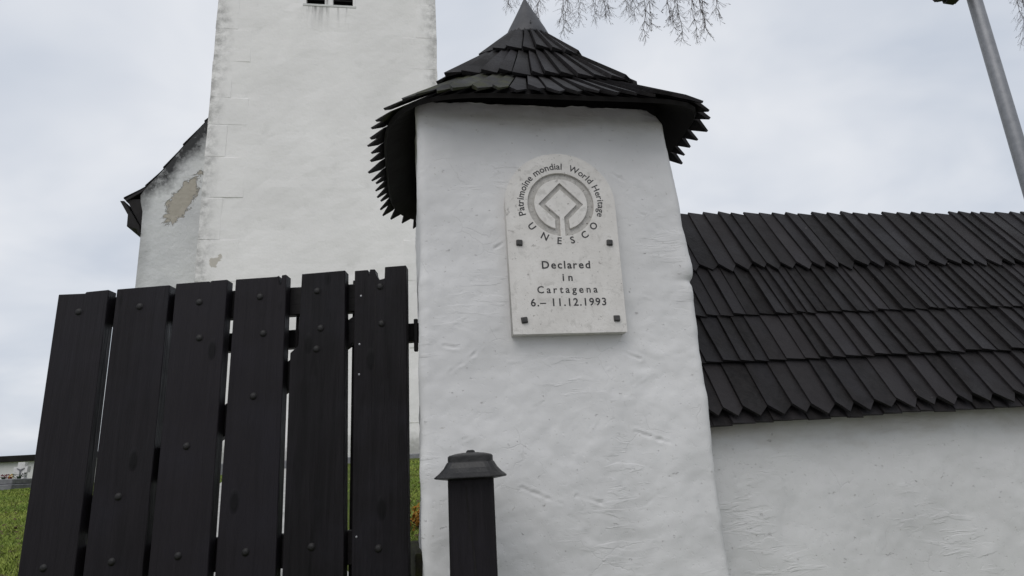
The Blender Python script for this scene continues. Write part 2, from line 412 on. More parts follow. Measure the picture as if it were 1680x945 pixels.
rv = [(x, y, max(hgt(x, y), hgt(x - .4, y), hgt(x + .4, y), hgt(x, y + .3)) + 0.03) for y in ry for x in rx]
rf = [(j * 41 + i, j * 41 + i + 1, (j + 1) * 41 + i + 1, (j + 1) * 41 + i) for j in range(len(ry) - 1) for i in range(40)]
o = obj('bounce_road', me('bounce_road', rv, rf), BOUNCE_PAVING, None, True); tag(o, kind='structure')  # unseen road, widened and made pale to bounce neutral light onto the walls
pv, pf = [], []
PN = 40
for j in range(PN + 1):
    y = 3.55 + 14.2 * j / PN
    for i in range(9):
        x = -1.55 - 0.36 * (y - 3.5) + (i / 8 - 0.5) * (1.5 + 0.06 * (y - 3.5)) + 0.12 * noise.noise(Vector((y * 1.1, i // 8, 2)))
        pv.append((x, y, max(hgt(x, y), hgt(x - .4, y), hgt(x + .4, y), hgt(x, y + .4), hgt(x, y - .4)) + 0.012))
    if j: pf += [((j - 1) * 9 + i, (j - 1) * 9 + i + 1, j * 9 + i + 1, j * 9 + i) for i in range(8)]
o = obj('path', me('path', pv, pf), PATHM, None, True); tag(o, kind='structure')

# ------------------------------------------------------------------ gate pillar
PO = Vector((0.19, 3.0, 0)); PA = R(9)
PILZ0 = 0.45
pillar = empty('gate_pillar', (PO.x, PO.y, 0.0), PA, 'rough white plastered gate pillar with flared black shingle cap and metal cone', 'pillar')

rndm = random.Random(5)
marks = []   # trowel scratches: x0,z0,x1,z1,width,depth
for x0, z0, x1, z1 in ((-0.50, 2.03, -0.37, 2.12), (-0.27, 2.63, -0.205, 2.67), (0.33, 2.10, 0.42, 2.06), (0.43, 2.87, 0.52, 2.80), (-0.62, 3.05, -0.59, 3.08),
                       (-0.53, 2.15, -0.46, 2.14), (0.36, 3.05, 0.44, 3.0), (-0.2, 1.50, -0.02, 1.42), (0.05, 1.45, 0.20, 1.40), (0.35, 1.72, 0.52, 1.66), (-0.5, 1.7, -0.42, 1.73)):
    marks.append((x0, z0, x1, z1, 0.0055, 0.005))
for i in range(60):
    x, z = rndm.uniform(-0.62, 0.72), rndm.uniform(1.0, 3.35)
    a = rndm.choice((rndm.gauss(-0.35, 0.25), rndm.gauss(0.5, 0.3), rndm.gauss(0, 0.2)))
    l = rndm.uniform(0.02, 0.10)
    marks.append((x, z, x + l * cos(a), z + l * sin(a), rndm.uniform(0.004, 0.007), rndm.uniform(0.0006, 0.0018) * rndm.choice((1, -1))))

def mark_disp(x, z, ms):
    d = 0.0
    for (x0, z0, x1, z1, w, dep) in ms:
        if x < min(x0, x1) - 0.03 or x > max(x0, x1) + 0.03 or z < min(z0, z1) - 0.03 or z > max(z0, z1) + 0.03: continue
        dx, dz = x1 - x0, z1 - z0
        t = max(0, min(1, ((x - x0) * dx + (z - z0) * dz) / (dx * dx + dz * dz)))
        px, pz = x0 + dx * t - x, z0 + dz * t - z
        wob = 0.007 * noise.noise(Vector((x * 35, z * 35, 3)))
        dep *= max(0.0, 0.5 + 1.3 * noise.noise(Vector((x * 22, z * 22, dx * 9))))
        q = math.sqrt(px * px + pz * pz) + wob
        d -= dep * math.exp(-(q / w) ** 2)
        d += dep * 0.5 * math.exp(-((q - 2 * w) / w) ** 2)
    return d

def plaster_disp(p, seed=0.0):
    q = Vector((p[0], p[1] + seed, p[2]))
    d = 0.016 * fbm(q * 1.6, 3) + 0.0045 * fbm(q * 4.5, 3)
    r = noise.noise(Vector((q.x * 9 + q.z * 4, q.y * 9, q.z * 12 - q.x * 3)))
    mk = max(0.0, min(1.0, 3.0 * noise.noise(q * 2.1 + Vector((5, 2, 9)))))
    d += 0.006 * max(0, r - 0.15) * mk                   # trowel ridges, here and there
    r2 = fbm(q * 18, 3)
    d += 0.0012 * r2 + 0.0012 * mk * max(0.0, fbm(Vector((q.x * 11 - q.z * 5, q.y * 11, q.z * 16 + q.x * 6)), 3))
    return d

# roof of the pillar ---------------------------------------------------------
RC = (0.065, 0.70)
def apex_x(z): return RC[0] + 0.05 * max(0, min(1, (z - 3.4) / 1.25))
PROF = [(0.10, 4.43), (0.135, 4.34), (0.22, 4.195), (0.34, 4.01), (0.46, 3.825), (0.60, 3.65), (0.76, 3.50), (0.90, 3.39), (0.975, 3.335), (1.05, 3.285)]
def zprof(r):
    return lerp_tab(r, PROF)
def nexp(r, c=0, s=0):
    n = lerp_tab(r, [(0.1, 2.0), (0.2, 3.0), (0.34, 4.2), (0.60, 7.0), (0.7, 6.0), (1.0, 4.4)])
    if r > 0.6 and s < 0: n += min(1, (r - 0.6) / 0.3) * (3.5 if c > 0 else -0.9)
    return n
def ring_pt(r, a):
    c, s = cos(a), sin(a); n = nexp(r, c, s)
    k = (abs(c) ** n + abs(s) ** n) ** (-1 / n)
    z = zprof(r)
    return Vector((apex_x(z) + r * k * c * (1.0 - 0.075 * max(0, min(1, (r - 0.6) / 0.3)) if c > 0 else 1.0), RC[1] + r * k * s * (1.0 - 0.06 * max(0, min(1, (r - 0.6) / 0.3)) if s > 0 and c < 0 else 1.0), z))
def roof_under(x, y):
    r_ = 0.7
    for _ in range(4):
        z = zprof(r_); n = nexp(r_, x - apex_x(z), y - RC[1])
        r_ = (abs(x - apex_x(z)) ** n + abs(y - RC[1]) ** n) ** (1 / n)
    return zprof(r_) - 0.035
def pillar_mesh():
    X0, X1, Y0, Y1, rad = -0.640, 0.745, 0.0, 1.39, 0.045
    ring = []
    def side(a, b, n, nrm):
        for i in range(n):
            t = i / n
            ring.append((a[0] + (b[0] - a[0]) * t, a[1] + (b[1] - a[1]) * t, nrm))
    def corner(cx, cy, a0, n):
        for i in range(n):
            t = a0 + (pi / 2) * i / n
            ring.append((cx + rad * cos(t), cy + rad * sin(t), (cos(t), sin(t))))
    side((X0 + rad, Y0), (X1 - rad, Y0), 185, (0, -1)); corner(X1 - rad, Y0 + rad, -pi / 2, 8)
    side((X1, Y0 + rad), (X1, Y1 - rad), 40, (1, 0)); corner(X1 - rad, Y1 - rad, 0, 5)
    side((X1 - rad, Y1), (X0 + rad, Y1), 12, (0, 1)); corner(X0 + rad, Y1 - rad, pi / 2, 5)
    side((X0, Y1 - rad), (X0, Y0 + rad), 40, (-1, 0)); corner(X0 + rad, Y0 + rad, pi, 8)
    zs, z = [], PILZ0
    while z < 3.50:
        zs.append(z); z += 0.02 if z < 0.95 else 0.0078
    zs.append(3.50)
    n = len(ring); v = []
    for z in zs:
        # the shaft is a little narrower on the right towards the top
        tp = max(0, min(1, (z - 2.45) / 1.05))
        for (x, y, nr) in ring:
            if x > 0: x = x - 0.05 * tp ** 1.5 * (x / 0.745)
            d = plaster_disp((x, y, z))
            if nr[1] < -0.5:
                d += mark_disp(x, z, marks)
                # flatter bed behind the plaque
                fx = max(0, abs(x - 0.07) - 0.27); fz = max(0, 2.17 - z, z - 3.12)
                k = min(1, math.hypot(fx, fz) / 0.06)
                d *= 0.25 + 0.75 * k
            # lump and break low on the right arris
            dl = ((z - 2.52) / 0.06) ** 2 + ((x - 0.74) / 0.09) ** 2
            d += 0.014 * math.exp(-dl)
            dl = ((z - 2.455) / 0.018) ** 2 + ((x - 0.74) / 0.07) ** 2
            d -= 0.012 * math.exp(-dl)
            # top edge of render is ragged and rounds off
            if z > 3.36 and x > 0.55: d -= 0.45 * (z - 3.36) * (x - 0.55) / 0.15
            v.append((x + nr[0] * d, y + nr[1] * d, min(z, 3.435 + 0.012 * noise.noise(Vector((x * 7, y * 7, 4))) + 0.006 * noise.noise(Vector((x * 25, y * 25, 4))), roof_under(x, y)) if z > 3.2 else z))
    f = [(j * n + i, j * n + (i + 1) % n, (j + 1) * n + (i + 1) % n, (j + 1) * n + i) for j in range(len(zs) - 1) for i in range(n)]
    f.append(tuple(range((len(zs) - 1) * n, len(zs) * n)))
    return me('shaft', v, f)
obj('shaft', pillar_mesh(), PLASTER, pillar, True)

def surf(r, a, off):
    e = 0.002
    p = ring_pt(r, a); t1 = ring_pt(r, a + 0.02) - ring_pt(r, a - 0.02); t2 = ring_pt(r + 0.01, a) - ring_pt(max(0.1, r - 0.01), a)
    nn = t2.cross(t1) * -1
    if nn.z < 0: nn = -nn
    nn.normalize()
    return p + nn * off
seg = 96
rr_ = [0.10, 0.135, 0.24, 0.37, 0.50, 0.66, 0.73, 0.80, 0.90]
dv_, df_ = [], []
for off in (-0.035, -0.012):
    for r_ in rr_:
        for i in range(seg): dv_.append(surf(r_, 2 * pi * i / seg, off))
L = len(rr_)
for lay in range(2):
    b0 = lay * L * seg
    for j in range(L - 1):
        for i in range(seg):
            q = (b0 + j * seg + i, b0 + j * seg + (i + 1) % seg, b0 + (j + 1) * seg + (i + 1) % seg, b0 + (j + 1) * seg + i)
            df_.append(q if lay == 0 else tuple(reversed(q)))
for i in range(seg):
    i2 = (i + 1) % seg
    df_.append(((L - 1) * seg + i, (L - 1) * seg + i2, (2 * L - 1) * seg + i2, (2 * L - 1) * seg + i))
proof = obj('roof', me('roof', dv_, df_), TARWOOD, pillar)

def arc_angles(r, count, jit=0.12, start=0.0):
    M_ = 1440
    pts = [ring_pt(r, 2 * pi * i / M_ + start) for i in range(M_ + 1)]
    acc = [0]
    for a, b in zip(pts, pts[1:]): acc.append(acc[-1] + (b - a).length)
    tot = acc[-1]; out = []; j = 0
    cuts = [(i + (rndm.uniform(-jit, jit) if i else 0)) * tot / count for i in range(count)] + [tot]
    for c in cuts:
        while j < M_ and acc[j + 1] < c: j += 1
        t = (c - acc[j]) / max(1e-9, acc[min(j + 1, M_)] - acc[j]) if j < M_ else 0
        out.append(2 * pi * (j + t) / M_ + start)
    return out

def shingle_mesh(TL, TR, BL, BR, nrm, tl, tr, tip=0.0, tipf=0.5, wob=0.004):
    """a cleft shingle: thick on one long edge, thin on the other, square or pointed foot.
    corners lie on its underside; nrm is the outward normal"""
    d = ((BL + BR) - (TL + TR)); d.normalize()
    TL2, TR2 = TL + nrm * tl, TR + nrm * tr
    BL2, BR2 = BL + nrm * tl, BR + nrm * tr
    ml, mr = (TL + BL) / 2, (TR + BR) / 2
    side = (TR - TL).normalized()
    wob1, wob2 = rndm.uniform(-wob, wob), rndm.uniform(-wob, wob)
    vs_ = [TL, TR, TL2, TR2, BL, BR, BL2, BR2, ml + side * wob1, mr + side * wob2, ml + nrm * tl + side * wob1, mr + nrm * tr + side * wob2]
    fs = [(0, 2, 3, 1), (2, 10, 11, 3), (10, 6, 7, 11), (0, 1, 9, 8), (8, 9, 5, 4), (0, 8, 10, 2), (8, 4, 6, 10), (1, 3, 11, 9), (9, 11, 7, 5)]
    if tip:
        P = BL.lerp(BR, tipf) + d * tip
        P2 = P + nrm * (tl * (1 - tipf) + tr * tipf)
        a, b = len(vs_), len(vs_) + 1
        vs_ += [P, P2]
        fs += [(6, b, 7), (4, 5, a), (4, a, b, 6), (a, 5, 7, b)]
    else:
        fs += [(4, 5, 7, 6)]
    m = me('shingle', vs_, fs)
    return m

def roof_course(r0_, r1_, count, off_top, off_bot, tip, mossy=lambda a: False, start=0.0):
    ang = arc_angles(r1_, count, start=start)
    for i in range(count):
        a0, a1 = ang[i], ang[i + 1]
        g_ = 0.04 * (a1 - a0)
        # angle grows to the right as seen from the front: a0 is the left edge there
        jr = rndm.uniform(-0.018, 0.014)
        TL, TR = surf(r0_, a0 + g_, off_top), surf(r0_, a1 - g_, off_top)
        lb = rndm.uniform(-0.006, 0.006)
        BL, BR = surf(r1_ + jr, a0 + g_, off_bot + lb), surf(r1_ + jr, a1 - g_, off_bot + lb)
        nn = (BL - TL).cross(TR - TL)
        if nn.z < 0: nn = -nn
        nn.normalize()
        m = shingle_mesh(TL, TR, BL, BR, nn, (0.019 if tip else 0.024) + rndm.uniform(-.004, .005), 0.007, tip * rndm.uniform(0.85, 1.1) if tip else 0, rndm.uniform(0.45, 0.6))
        obj('shingle', m, SHINGLE_MOSS if mossy((a0 + a1) / 2 % (2 * pi)) else SHINGLE, proof)
front_left = lambda a: (1.20 * pi < a < 1.40 * pi)
roof_course(0.53, 0.905, 68, -0.010, 0.010, 0.085, front_left)
roof_course(0.28, 0.595, 48, -0.002, 0.032, 0.0)
roof_course(0.115, 0.345, 28, -0.014, 0.036, 0.0)

# metal cone
cm = lathe('cone_cap', [(0.170, 4.325), (0.166, 4.345), (0.132, 4.43), (0.085, 4.53), (0.040, 4.63), (0.006, 4.71), (0.001, 4.715)], 32)
cc = obj('cone_cap', cm, METAL, pillar, True); cc.location = (RC[0] + 0.052, RC[1], 0)
obj('seam', box('seam', -0.004, 0.004, -0.150, -0.142, 4.40, 4.42), METAL, cc)
# timber wall plate closing the gap between masonry and roof
wp, wq = [], []
per = []
for (ax, ay), (bx_, by_) in zip(((-0.60, 0.022), (0.66, 0.022), (0.66, 1.36), (-0.60, 1.36)), ((0.66, 0.022), (0.66, 1.36), (-0.60, 1.36), (-0.60, 0.022))):
    for i in range(24): per.append((ax + (bx_ - ax) * i / 24, ay + (by_ - ay) * i / 24))
for x, y in per: wp.append((x, y, 3.30))
for x, y in per: wp.append((x, y, max(3.34, roof_under(x, y) + 0.012)))
n_ = len(per)
wq = [(i, (i + 1) % n_, n_ + (i + 1) % n_, n_ + i) for i in range(n_)]
obj('wall_plate', me('wall_plate', wp, wq), TARWOOD, pillar)

# ------------------------------------------------------------------ stone plaque
PLX, PLZ = 0.069, 2.185
plq = empty('stone_plaque', PO + Vector((PLX * cos(PA), PLX * sin(PA), PLZ)), PA, 'pale arched stone plaque with engraved emblem and lettering bolted to the white pillar', 'plaque')
def fill_curve(name, loops, ext, bev=0.0):
    cd = bpy.data.curves.new(name, 'CURVE'); cd.dimensions = '2D'; cd.fill_mode = 'BOTH'
    cd.extrude = ext; cd.bevel_depth = bev; cd.bevel_resolution = 1
    for lp in loops:
        s = cd.splines.new('POLY'); s.points.add(len(lp) - 1); s.use_cyclic_u = True
        for p, (x, y) in zip(s.points, lp): p.co = (x, y, 0, 1)
    o = bpy.data.objects.new(name, cd); col.objects.link(o)
    dg = bpy.context.evaluated_depsgraph_get()
    m = bpy.data.meshes.new_from_object(o.evaluated_get(dg)); m.name = name
    bpy.data.objects.remove(o); bpy.data.curves.remove(cd)
    return m
def stand(m, y):      # lay a drawing in x,y upright, facing -y
    for v in m.vertices: v.co = Vector((v.co.x, y - v.co.z, v.co.y))
    m.update(); return m
HW = 0.281; CZ = 2.843 - PLZ
outl = [(-HW + 0.004, 0.0), (HW - 0.004, 0.0)] + [(HW * cos(t), CZ + HW * sin(t) * 0.985) for t in [i * pi / 40 for i in range(41)]]
# jitter for a hand cut edge
outl = [(x + 0.0016 * noise.noise(Vector((x * 30, z * 30, 1))), z + 0.0016 * noise.noise(Vector((x * 30, z * 30, 5)))) for x, z in outl]
ro, ri, so_, si_ = 0.171, 0.134, 0.010, 0.037
dO, dI = 0.117, 0.079
def arc(r, a0, a1, n): return [(r * cos(a0 + (a1 - a0) * i / n), CZ + r * sin(a0 + (a1 - a0) * i / n)) for i in range(n + 1)]
aO = math.asin(so_ / ro); aI = math.asin(si_ / ri)
bandO = arc(ro, -pi / 2 + aO, 1.5 * pi - aO, 64) + [(-so_, CZ - dI + so_), (-dI, CZ), (0, CZ + dI), (dI, CZ), (so_, CZ - dI + so_)]
bandI = arc(ri, -pi / 2 + aI, 1.5 * pi - aI, 56) + [(-si_, CZ - dO + si_), (-dO, CZ), (0, CZ + dO), (dO, CZ), (si_, CZ - dO + si_)]
obj('face', stand(fill_curve('face', [outl, bandO, bandI], 0.0055, 0.0012), -0.0545), PSTONE, plq)
obj('slab', stand(fill_curve('slab', [outl], 0.036, 0.0), -0.0115), PSTONE, plq)
obj('emblem', stand(fill_curve('emblem', [bandO, bandI], 0.0006), -0.0485), EMBLEM, plq)

def text_raw(body, size=1.0, space=1.0, bold=0.0):
    cd = bpy.data.curves.new('t', 'FONT'); cd.body = body; cd.size = size; cd.space_character = space; cd.offset = bold
    cd.resolution_u = 3
    o = bpy.data.objects.new('t', cd); col.objects.link(o)
    dg = bpy.context.evaluated_depsgraph_get()
    m = bpy.data.meshes.new_from_object(o.evaluated_get(dg))
    vs_ = [(v.co.x, v.co.y) for v in m.vertices]; fs = [tuple(p.vertices) for p in m.polygons]
    bpy.data.objects.remove(o); bpy.data.curves.remove(cd); bpy.data.meshes.remove(m)
    return vs_, fs
def wid(s, size=1.0, sp=1.0):
    v, _ = text_raw(s, size, sp); return max(x for x, y in v) - min(x for x, y in v)
hv, _ = text_raw('H'); CAP = max(y for x, y in hv)
YL = -0.0618
def glyph(c, size, bold, place):
    v, f = text_raw(c, size, 1.0, bold)
    cx = (min(x for x, y in v) + max(x for x, y in v)) / 2
    obj('letter', me('letter', [place(x - cx, y) for x, y in v], f), LETTER, plq)
def advances(body, size):
    bar = wid('||', size)
    return [wid('|' + c + '|', size) - bar if c != ' ' else 0.3 * size for c in body]
def line(body, cap, x0, x1, zc, bold=0.0):
    size = cap / CAP
    adv = advances(body, size)
    extra = ((x1 - x0) - sum(adv)) / (len(body) - 1)
    pos = x0 - PLX
    for c, a in zip(body, adv):
        if c != ' ': glyph(c, size, bold, lambda x, y, p=pos + a / 2: (p + x, YL, y + zc - cap / 2 - PLZ))
        pos += a + extra
line('Declared', 0.037, -0.052, 0.193, 2.524, 0.0012)
line('in', 0.035, 0.046, 0.100, 2.460, 0.0012)
line('Cartagena', 0.034, -0.082, 0.218, 2.399, 0.0008)
line('6.\u2013 11.12.1993', 0.036, -0.117, 0.258, 2.336, 0.0010)
def arc_text(body, cap, rad, a0, a1, bold):
    size = cap / CAP
    adv = advances(body, size)
    tot = sum(adv); pos = 0
    for c, ad_ in zip(body, adv):
        t = a0 + (a1 - a0) * (pos + ad_ / 2) / tot
        pos += ad_
        if c != ' ': glyph(c, size, bold, lambda x, y, t=t: (x * sin(t) + (rad + y) * cos(t), YL, CZ - x * cos(t) + (rad + y) * sin(t)))
arc_text('Patrimoine mondial', 0.033, 0.190, R(198), R(84), 0.0008)
arc_text('World Heritage', 0.033, 0.190, R(74.5), R(-20), 0.0006)
for c, a in zip('UNESCO', (217.5, 241.5, 263.7, 283.0, 303.5, 323.5)):
    t = R(a)      # foot on the outer circle, head towards the centre
    glyph(c, 0.034 / CAP, 0.0010, lambda x, y, t=t: (-x * sin(t) - (y - 0.213) * cos(t), YL, CZ + x * cos(t) - (y - 0.213) * sin(t)))
for x, z in ((-0.154, 2.637), (0.301, 2.637), (-0.151, 2.251), (0.300, 2.251)):
    s = 0.0175
    bm = bmesh.new(); box_bm(bm, -s, s, -0.074, -0.054, -s, s)
    for v in bm.verts:
        if v.co.y < -0.07: v.co.x *= 0.72; v.co.z *= 0.72
    bmesh.ops.bevel(bm, geom=list(bm.edges), offset=0.003, segments=1, affect='EDGES')
    o = obj('stud', bm_done(bm, 'stud'), IRON, plq); o.location = (x - PLX, 0, z - PLZ); o.rotation_euler = (0, rndm.uniform(-.12, .12), 0)

# ------------------------------------------------------------------ churchyard wall with shingle roof
WA = R(10); WO = Vector((0.95, 3.155, 0)); TILT = 0.016
wall = empty('churchyard_wall', (WO.x, WO.y, 0.0), WA, 'long white plastered wall under a steep black shingle roof right of the pillar', 'wall')
wl = []
xw = -0.16
wx = []
while xw < 8.5:
    wx.append(xw); xw += 0.011 if xw < 2.2 else (0.03 if xw < 3.6 else 0.2)
wz = [0.4 + i * 0.03 for i in range(20)] + [1.0 + i * 0.0105 for i in range(84)]
wmarks = [(0.28, 1.47, 0.42, 1.55, 0.005, 0.0035), (0.33, 1.40, 0.44, 1.45, 0.005, 0.003), (0.9, 1.50, 0.98, 1.46, 0.006, 0.004), (0.15, 1.45, 0.22, 1.46, 0.007, 0.004)]
for i in range(45):
    x, z = rndm.uniform(0, 2.2), rndm.uniform(0.9, 1.75); a = rndm.gauss(0.3, 0.5); l = rndm.uniform(0.03, 0.12)
    wmarks.append((x, z, x + l * cos(a), z + l * sin(a), rndm.uniform(.004, .008), rndm.uniform(.0005, .0018) * rndm.choice((1, -1))))
WF = 0.15
for z in wz:
    for x in wx:
        d = plaster_disp((x, 0, z), 7.3)
        if x < 2.4: d += mark_disp(x, z, wmarks)
        wl.append((x, WF - d, z + TILT * x * (1 if z > 1 else 0)))
nW = len(wx)
wf_ = [(j * nW + i, j * nW + i + 1, (j + 1) * nW + i + 1, (j + 1) * nW + i) for j in range(len(wz) - 1) for i in range(nW - 1)]
# ends, top, back
b = len(wl)
wl += [(wx[0], 1.62, wz[0]), (wx[-1], 1.62, wz[0]), (wx[-1], 1.62, wz[-1] + TILT * wx[-1]), (wx[0], 1.62, wz[-1] + TILT * wx[0])]
t0, t1 = (len(wz) - 1) * nW, len(wz) * nW - 1
wf_ += [(b + 1, b, b + 3, b + 2), tuple([nW * j for j in range(len(wz))] + [b + 3, b]), tuple([nW * j + nW - 1 for j in range(len(wz) - 1, -1, -1)] + [b + 1, b + 2]),
        tuple([t0 + i for i in range(nW)] + [b + 2, b + 3])]
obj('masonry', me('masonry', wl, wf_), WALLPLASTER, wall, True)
# roof deck (gable prism)
SL = Vector((0, 0.9, 1.44)).normalized(); NS = Vector((0, -SL.z, SL.y))
def rp_(lx, s, off=0.0):
    return Vector((lx, 0, 1.75 + TILT * lx)) + SL * s + NS * off
XE = 4.6
def deckpt(x): return [rp_(x, 0.02, -0.030), rp_(x, 1.69, -0.030), Vector((x, 1.80, 1.75 + TILT * x)), Vector((x, 1.72, 1.72 + TILT * x)), Vector((x, 0.9, 3.05 + TILT * x)), rp_(x, 0.06, -0.050)]
A_, B_ = deckpt(-0.15), deckpt(XE)
dm = me('roof', A_ + B_, [(0, 6, 7, 1), (1, 7, 8, 2), (2, 8, 9, 3), (3, 9, 10, 4), (4, 10, 11, 5), (5, 11, 6, 0), (0, 1, 4, 5), (1, 2, 3, 4), (6, 11, 10, 7), (7, 10, 9, 8)])
wroof = obj('roof', dm, TARWOOD, wall)
# eave board
obj('eave_board', box('eave_board', -0.14, XE, 0.05, 0.16, 1.752, 1.772), TARWOOD, wall).rotation_euler = (0, -TILT, 0)
def straight_course(s_top, s_bot, pitch, off_top, off_bot, tip, topjit=0.0, x0=-0.13, thick=0.0165):
    x = x0; xt = x0
    while x < XE - 0.15:
        w = pitch * rndm.uniform(0.78, 1.22)
        xt2 = x + w + rndm.uniform(-0.007, 0.007)
        tj = rndm.uniform(-topjit, topjit); bj = rndm.uniform(-0.006, 0.006); lf = rndm.uniform(-0.004, 0.006)
        TL, TR = rp_(xt + 0.001, s_top + tj + 0.012, off_top), rp_(xt2 + 0.004, s_top + tj, off_top)
        BL, BR = rp_(x + 0.001, s_bot + bj, off_bot + lf), rp_(x + w + 0.003, s_bot + bj - rndm.uniform(0, 0.006), off_bot + lf)
        m = shingle_mesh(TL, TR, BL, BR, NS, thick + rndm.uniform(-.004, .006), 0.005, tip * rndm.uniform(0.8, 1.2) if tip else 0, rndm.uniform(0.48, 0.62), 0.005)
        obj('shingle', m, SHINGLE, wroof)
        x += w; xt = xt2
straight_course(0.36, -0.004, 0.105, -0.030, -0.030, 0.0, thick=0.012)
straight_course(0.46, 0.062, 0.112, -0.004, 0.006, 0.056)
straight_course(0.80, 0.345, 0.094, 0.004, 0.022, 0.0)
straight_course(1.20, 0.690, 0.078, 0.006, 0.024, 0.0)
straight_course(1.690, 1.135, 0.108, 0.010, 0.030, 0.064, 0.010)

# ------------------------------------------------------------------ wooden gate
gate = empty('wooden_gate', (-1.5, 3.3, hgt(-1.5, 3.3)), 0, 'dark wooden plank gate with round bolts and gaps between its six boards', 'gate')
GZ = gate.location.z
GX = -1.5
def gbox(name, x0, x1, y0, y1, z0, z1, mat, parent, bev=0.004):
    return obj(name, box(name, x0 - GX, x1 - GX, y0, y1, z0 - GZ, z1 - GZ, bev), mat, parent)
def gprism(name, pts, y0, y1, mat, parent, bev=0.0):
    m = prism(name, [(x - GX, z - GZ) for x, z in pts], y0, y1)
    if bev:
        bm = bmesh.new(); bm.from_mesh(m); bmesh.ops.bevel(bm, geom=list(bm.edges), offset=bev, segments=1, affect='EDGES', clamp_overlap=True); bm.to_mesh(m); bm.free()
    return obj(name, m, mat, parent)
zb = 0.88
boards = [
    [(-2.469, zb), (-2.192, zb), (-2.194, 2.632), (-2.318, 2.626), (-2.320, 2.618), (-2.466, 2.620)],
    [(-2.152, zb), (-1.862, zb), (-1.864, 2.641), (-2.151, 2.633)],
    [(-1.831, zb), (-1.541, zb), (-1.546, 2.652), (-1.635, 2.650), (-1.640, 2.640), (-1.647, 2.648), (-1.826, 2.644)],
    [(-1.508, zb), (-1.212, zb), (-1.226, 2.664), (-1.252, 2.662), (-1.254, 2.610), (-1.262, 2.608), (-1.268, 2.661), (-1.278, 2.655), (-1.503, 2.652)],
    [(-1.178, zb), (-0.880, zb), (-0.903, 2.668), (-1.140, 2.660), (-1.146, 2.262), (-1.186, 2.228)],
    [(-0.846, zb), (-0.573, zb), (-0.572, 2.680), (-0.688, 2.677), (-0.690, 2.612), (-0.720, 2.606), (-0.738, 2.640), (-0.742, 2.667), (-0.770, 2.668), (-0.775, 2.638), (-0.781, 2.666), (-0.853, 2.664)],
]
bolts = [(-2.342, 2.516), (-2.016, 2.528), (-1.69, 2.533), (-1.364, 2.546), (-1.053, 2.559), (-0.713, 2.567), (-1.674, 2.335), (-1.336, 2.342), (-1.028, 2.352),
         (-0.705, 2.361), (-1.37, 2.012), (-1.047, 2.241), (-1.695, 1.777), (-2.02, 1.549), (-2.346, 1.236), (-2.018, 1.247), (-1.692, 1.258), (-1.365, 1.258),
         (-1.042, 1.266), (-0.717, 1.242)]
bolt_me = lathe('bolt', [(0.0195, 0.0), (0.0195, 0.0015), (0.017, 0.0025), (0.016, 0.005), (0.012, 0.0085), (0.005, 0.010)], 12)
for v in bolt_me.vertices: v.co = Vector((v.co.x, -v.co.z, v.co.y))
bolt_me.materials.append(BOLT)
planks = []
for bi, pts in enumerate(boards):
    yo = (0.0, 0.004, -0.003, 0.002, -0.004, 0.003)[bi]
    p = gprism('plank', pts, yo - 0.004, yo + 0.068, GATEWOOD, gate, 0.003)
    planks.append((p, pts, yo))
for x, z in bolts:
    for p, pts, yo in planks:
        if min(q[0] for q in pts) < x < max(q[0] for q in pts):
            o = obj('bolt', bolt_me, None, p, True); o.location = (x - GX, yo - 0.0035, z - GZ)
            break
screw_me = lathe('screw', [(0.0055, 0.0), (0.0055, 0.0015), (0.003, 0.0025)], 8)
for v in screw_me.vertices: v.co = Vector((v.co.x, -v.co.z, v.co.y))
screw_me.materials.append(SCREW)
for x, z in ((-0.817, 2.52), (-0.822, 2.255), (-0.822, 2.095), (-0.825, 1.30)):
    o = obj('screw', screw_me, None, planks[5][0]); o.location = (x - GX, planks[5][2] - 0.0038, z - GZ)
# split running down the last board: a thin dark wedge gap built as a recessed sliver standing proud of nothing but the groove
crack = [(-0.741, 2.62), (-0.738, 2.45), (-0.735, 2.30), (-0.741, 2.15), (-0.746, 2.0), (-0.752, 1.86)]
cv, cf = [], []
for i, (x, z) in enumerate(crack):
    w = 0.0032 * (1 - i / (len(crack) - 0.4)) + 0.0006
    cv += [(x - w - GX, -0.0016, z - GZ), (x + w - GX, -0.0016, z - GZ)]
    if i: cf.append((2 * i - 2, 2 * i - 1, 2 * i + 1, 2 * i))
obj('crack', me('crack', cv, cf), TARWOOD, planks[5][0])
gbox('rail', -2.42, -0.59, 0.074, 0.135, 2.455, 2.612, GATERAIL, gate)
gbox('rail', -2.42, -0.59, 0.074, 0.135, 1.165, 1.325, GATERAIL, gate)
gprism('brace', [(-2.40, 1.33), (-2.26, 1.33), (-0.70, 2.40), (-0.70, 2.452), (-0.84, 2.452), (-2.40, 1.43)], 0.075, 0.130, GATERAIL, gate, 0.003)
gbox('stile', -0.640, -0.594, 0.137, 0.165, 0.90, 2.655, GATEWOOD, gate)
# thin lath tops seen between the boards
for x, w, zt in ((-1.526, 0.007, 2.46), (-1.205, 0.008, 2.63), (-0.885, 0.013, 2.652)):
    gbox('lath', x - w, x + w, 0.137, 0.155, 0.90, zt, GATERAIL, gate, 0.002)
# sliding bar and its keeper at the pillar
bar = gbox('sliding_bar', -1.70, -0.505, 0.167, 0.23, 2.290, 2.392, GATERAIL, gate)
gbox('handle', -0.558, -0.536, 0.145, 0.165, 2.228, 2.412, BOLT, bar, 0.004)

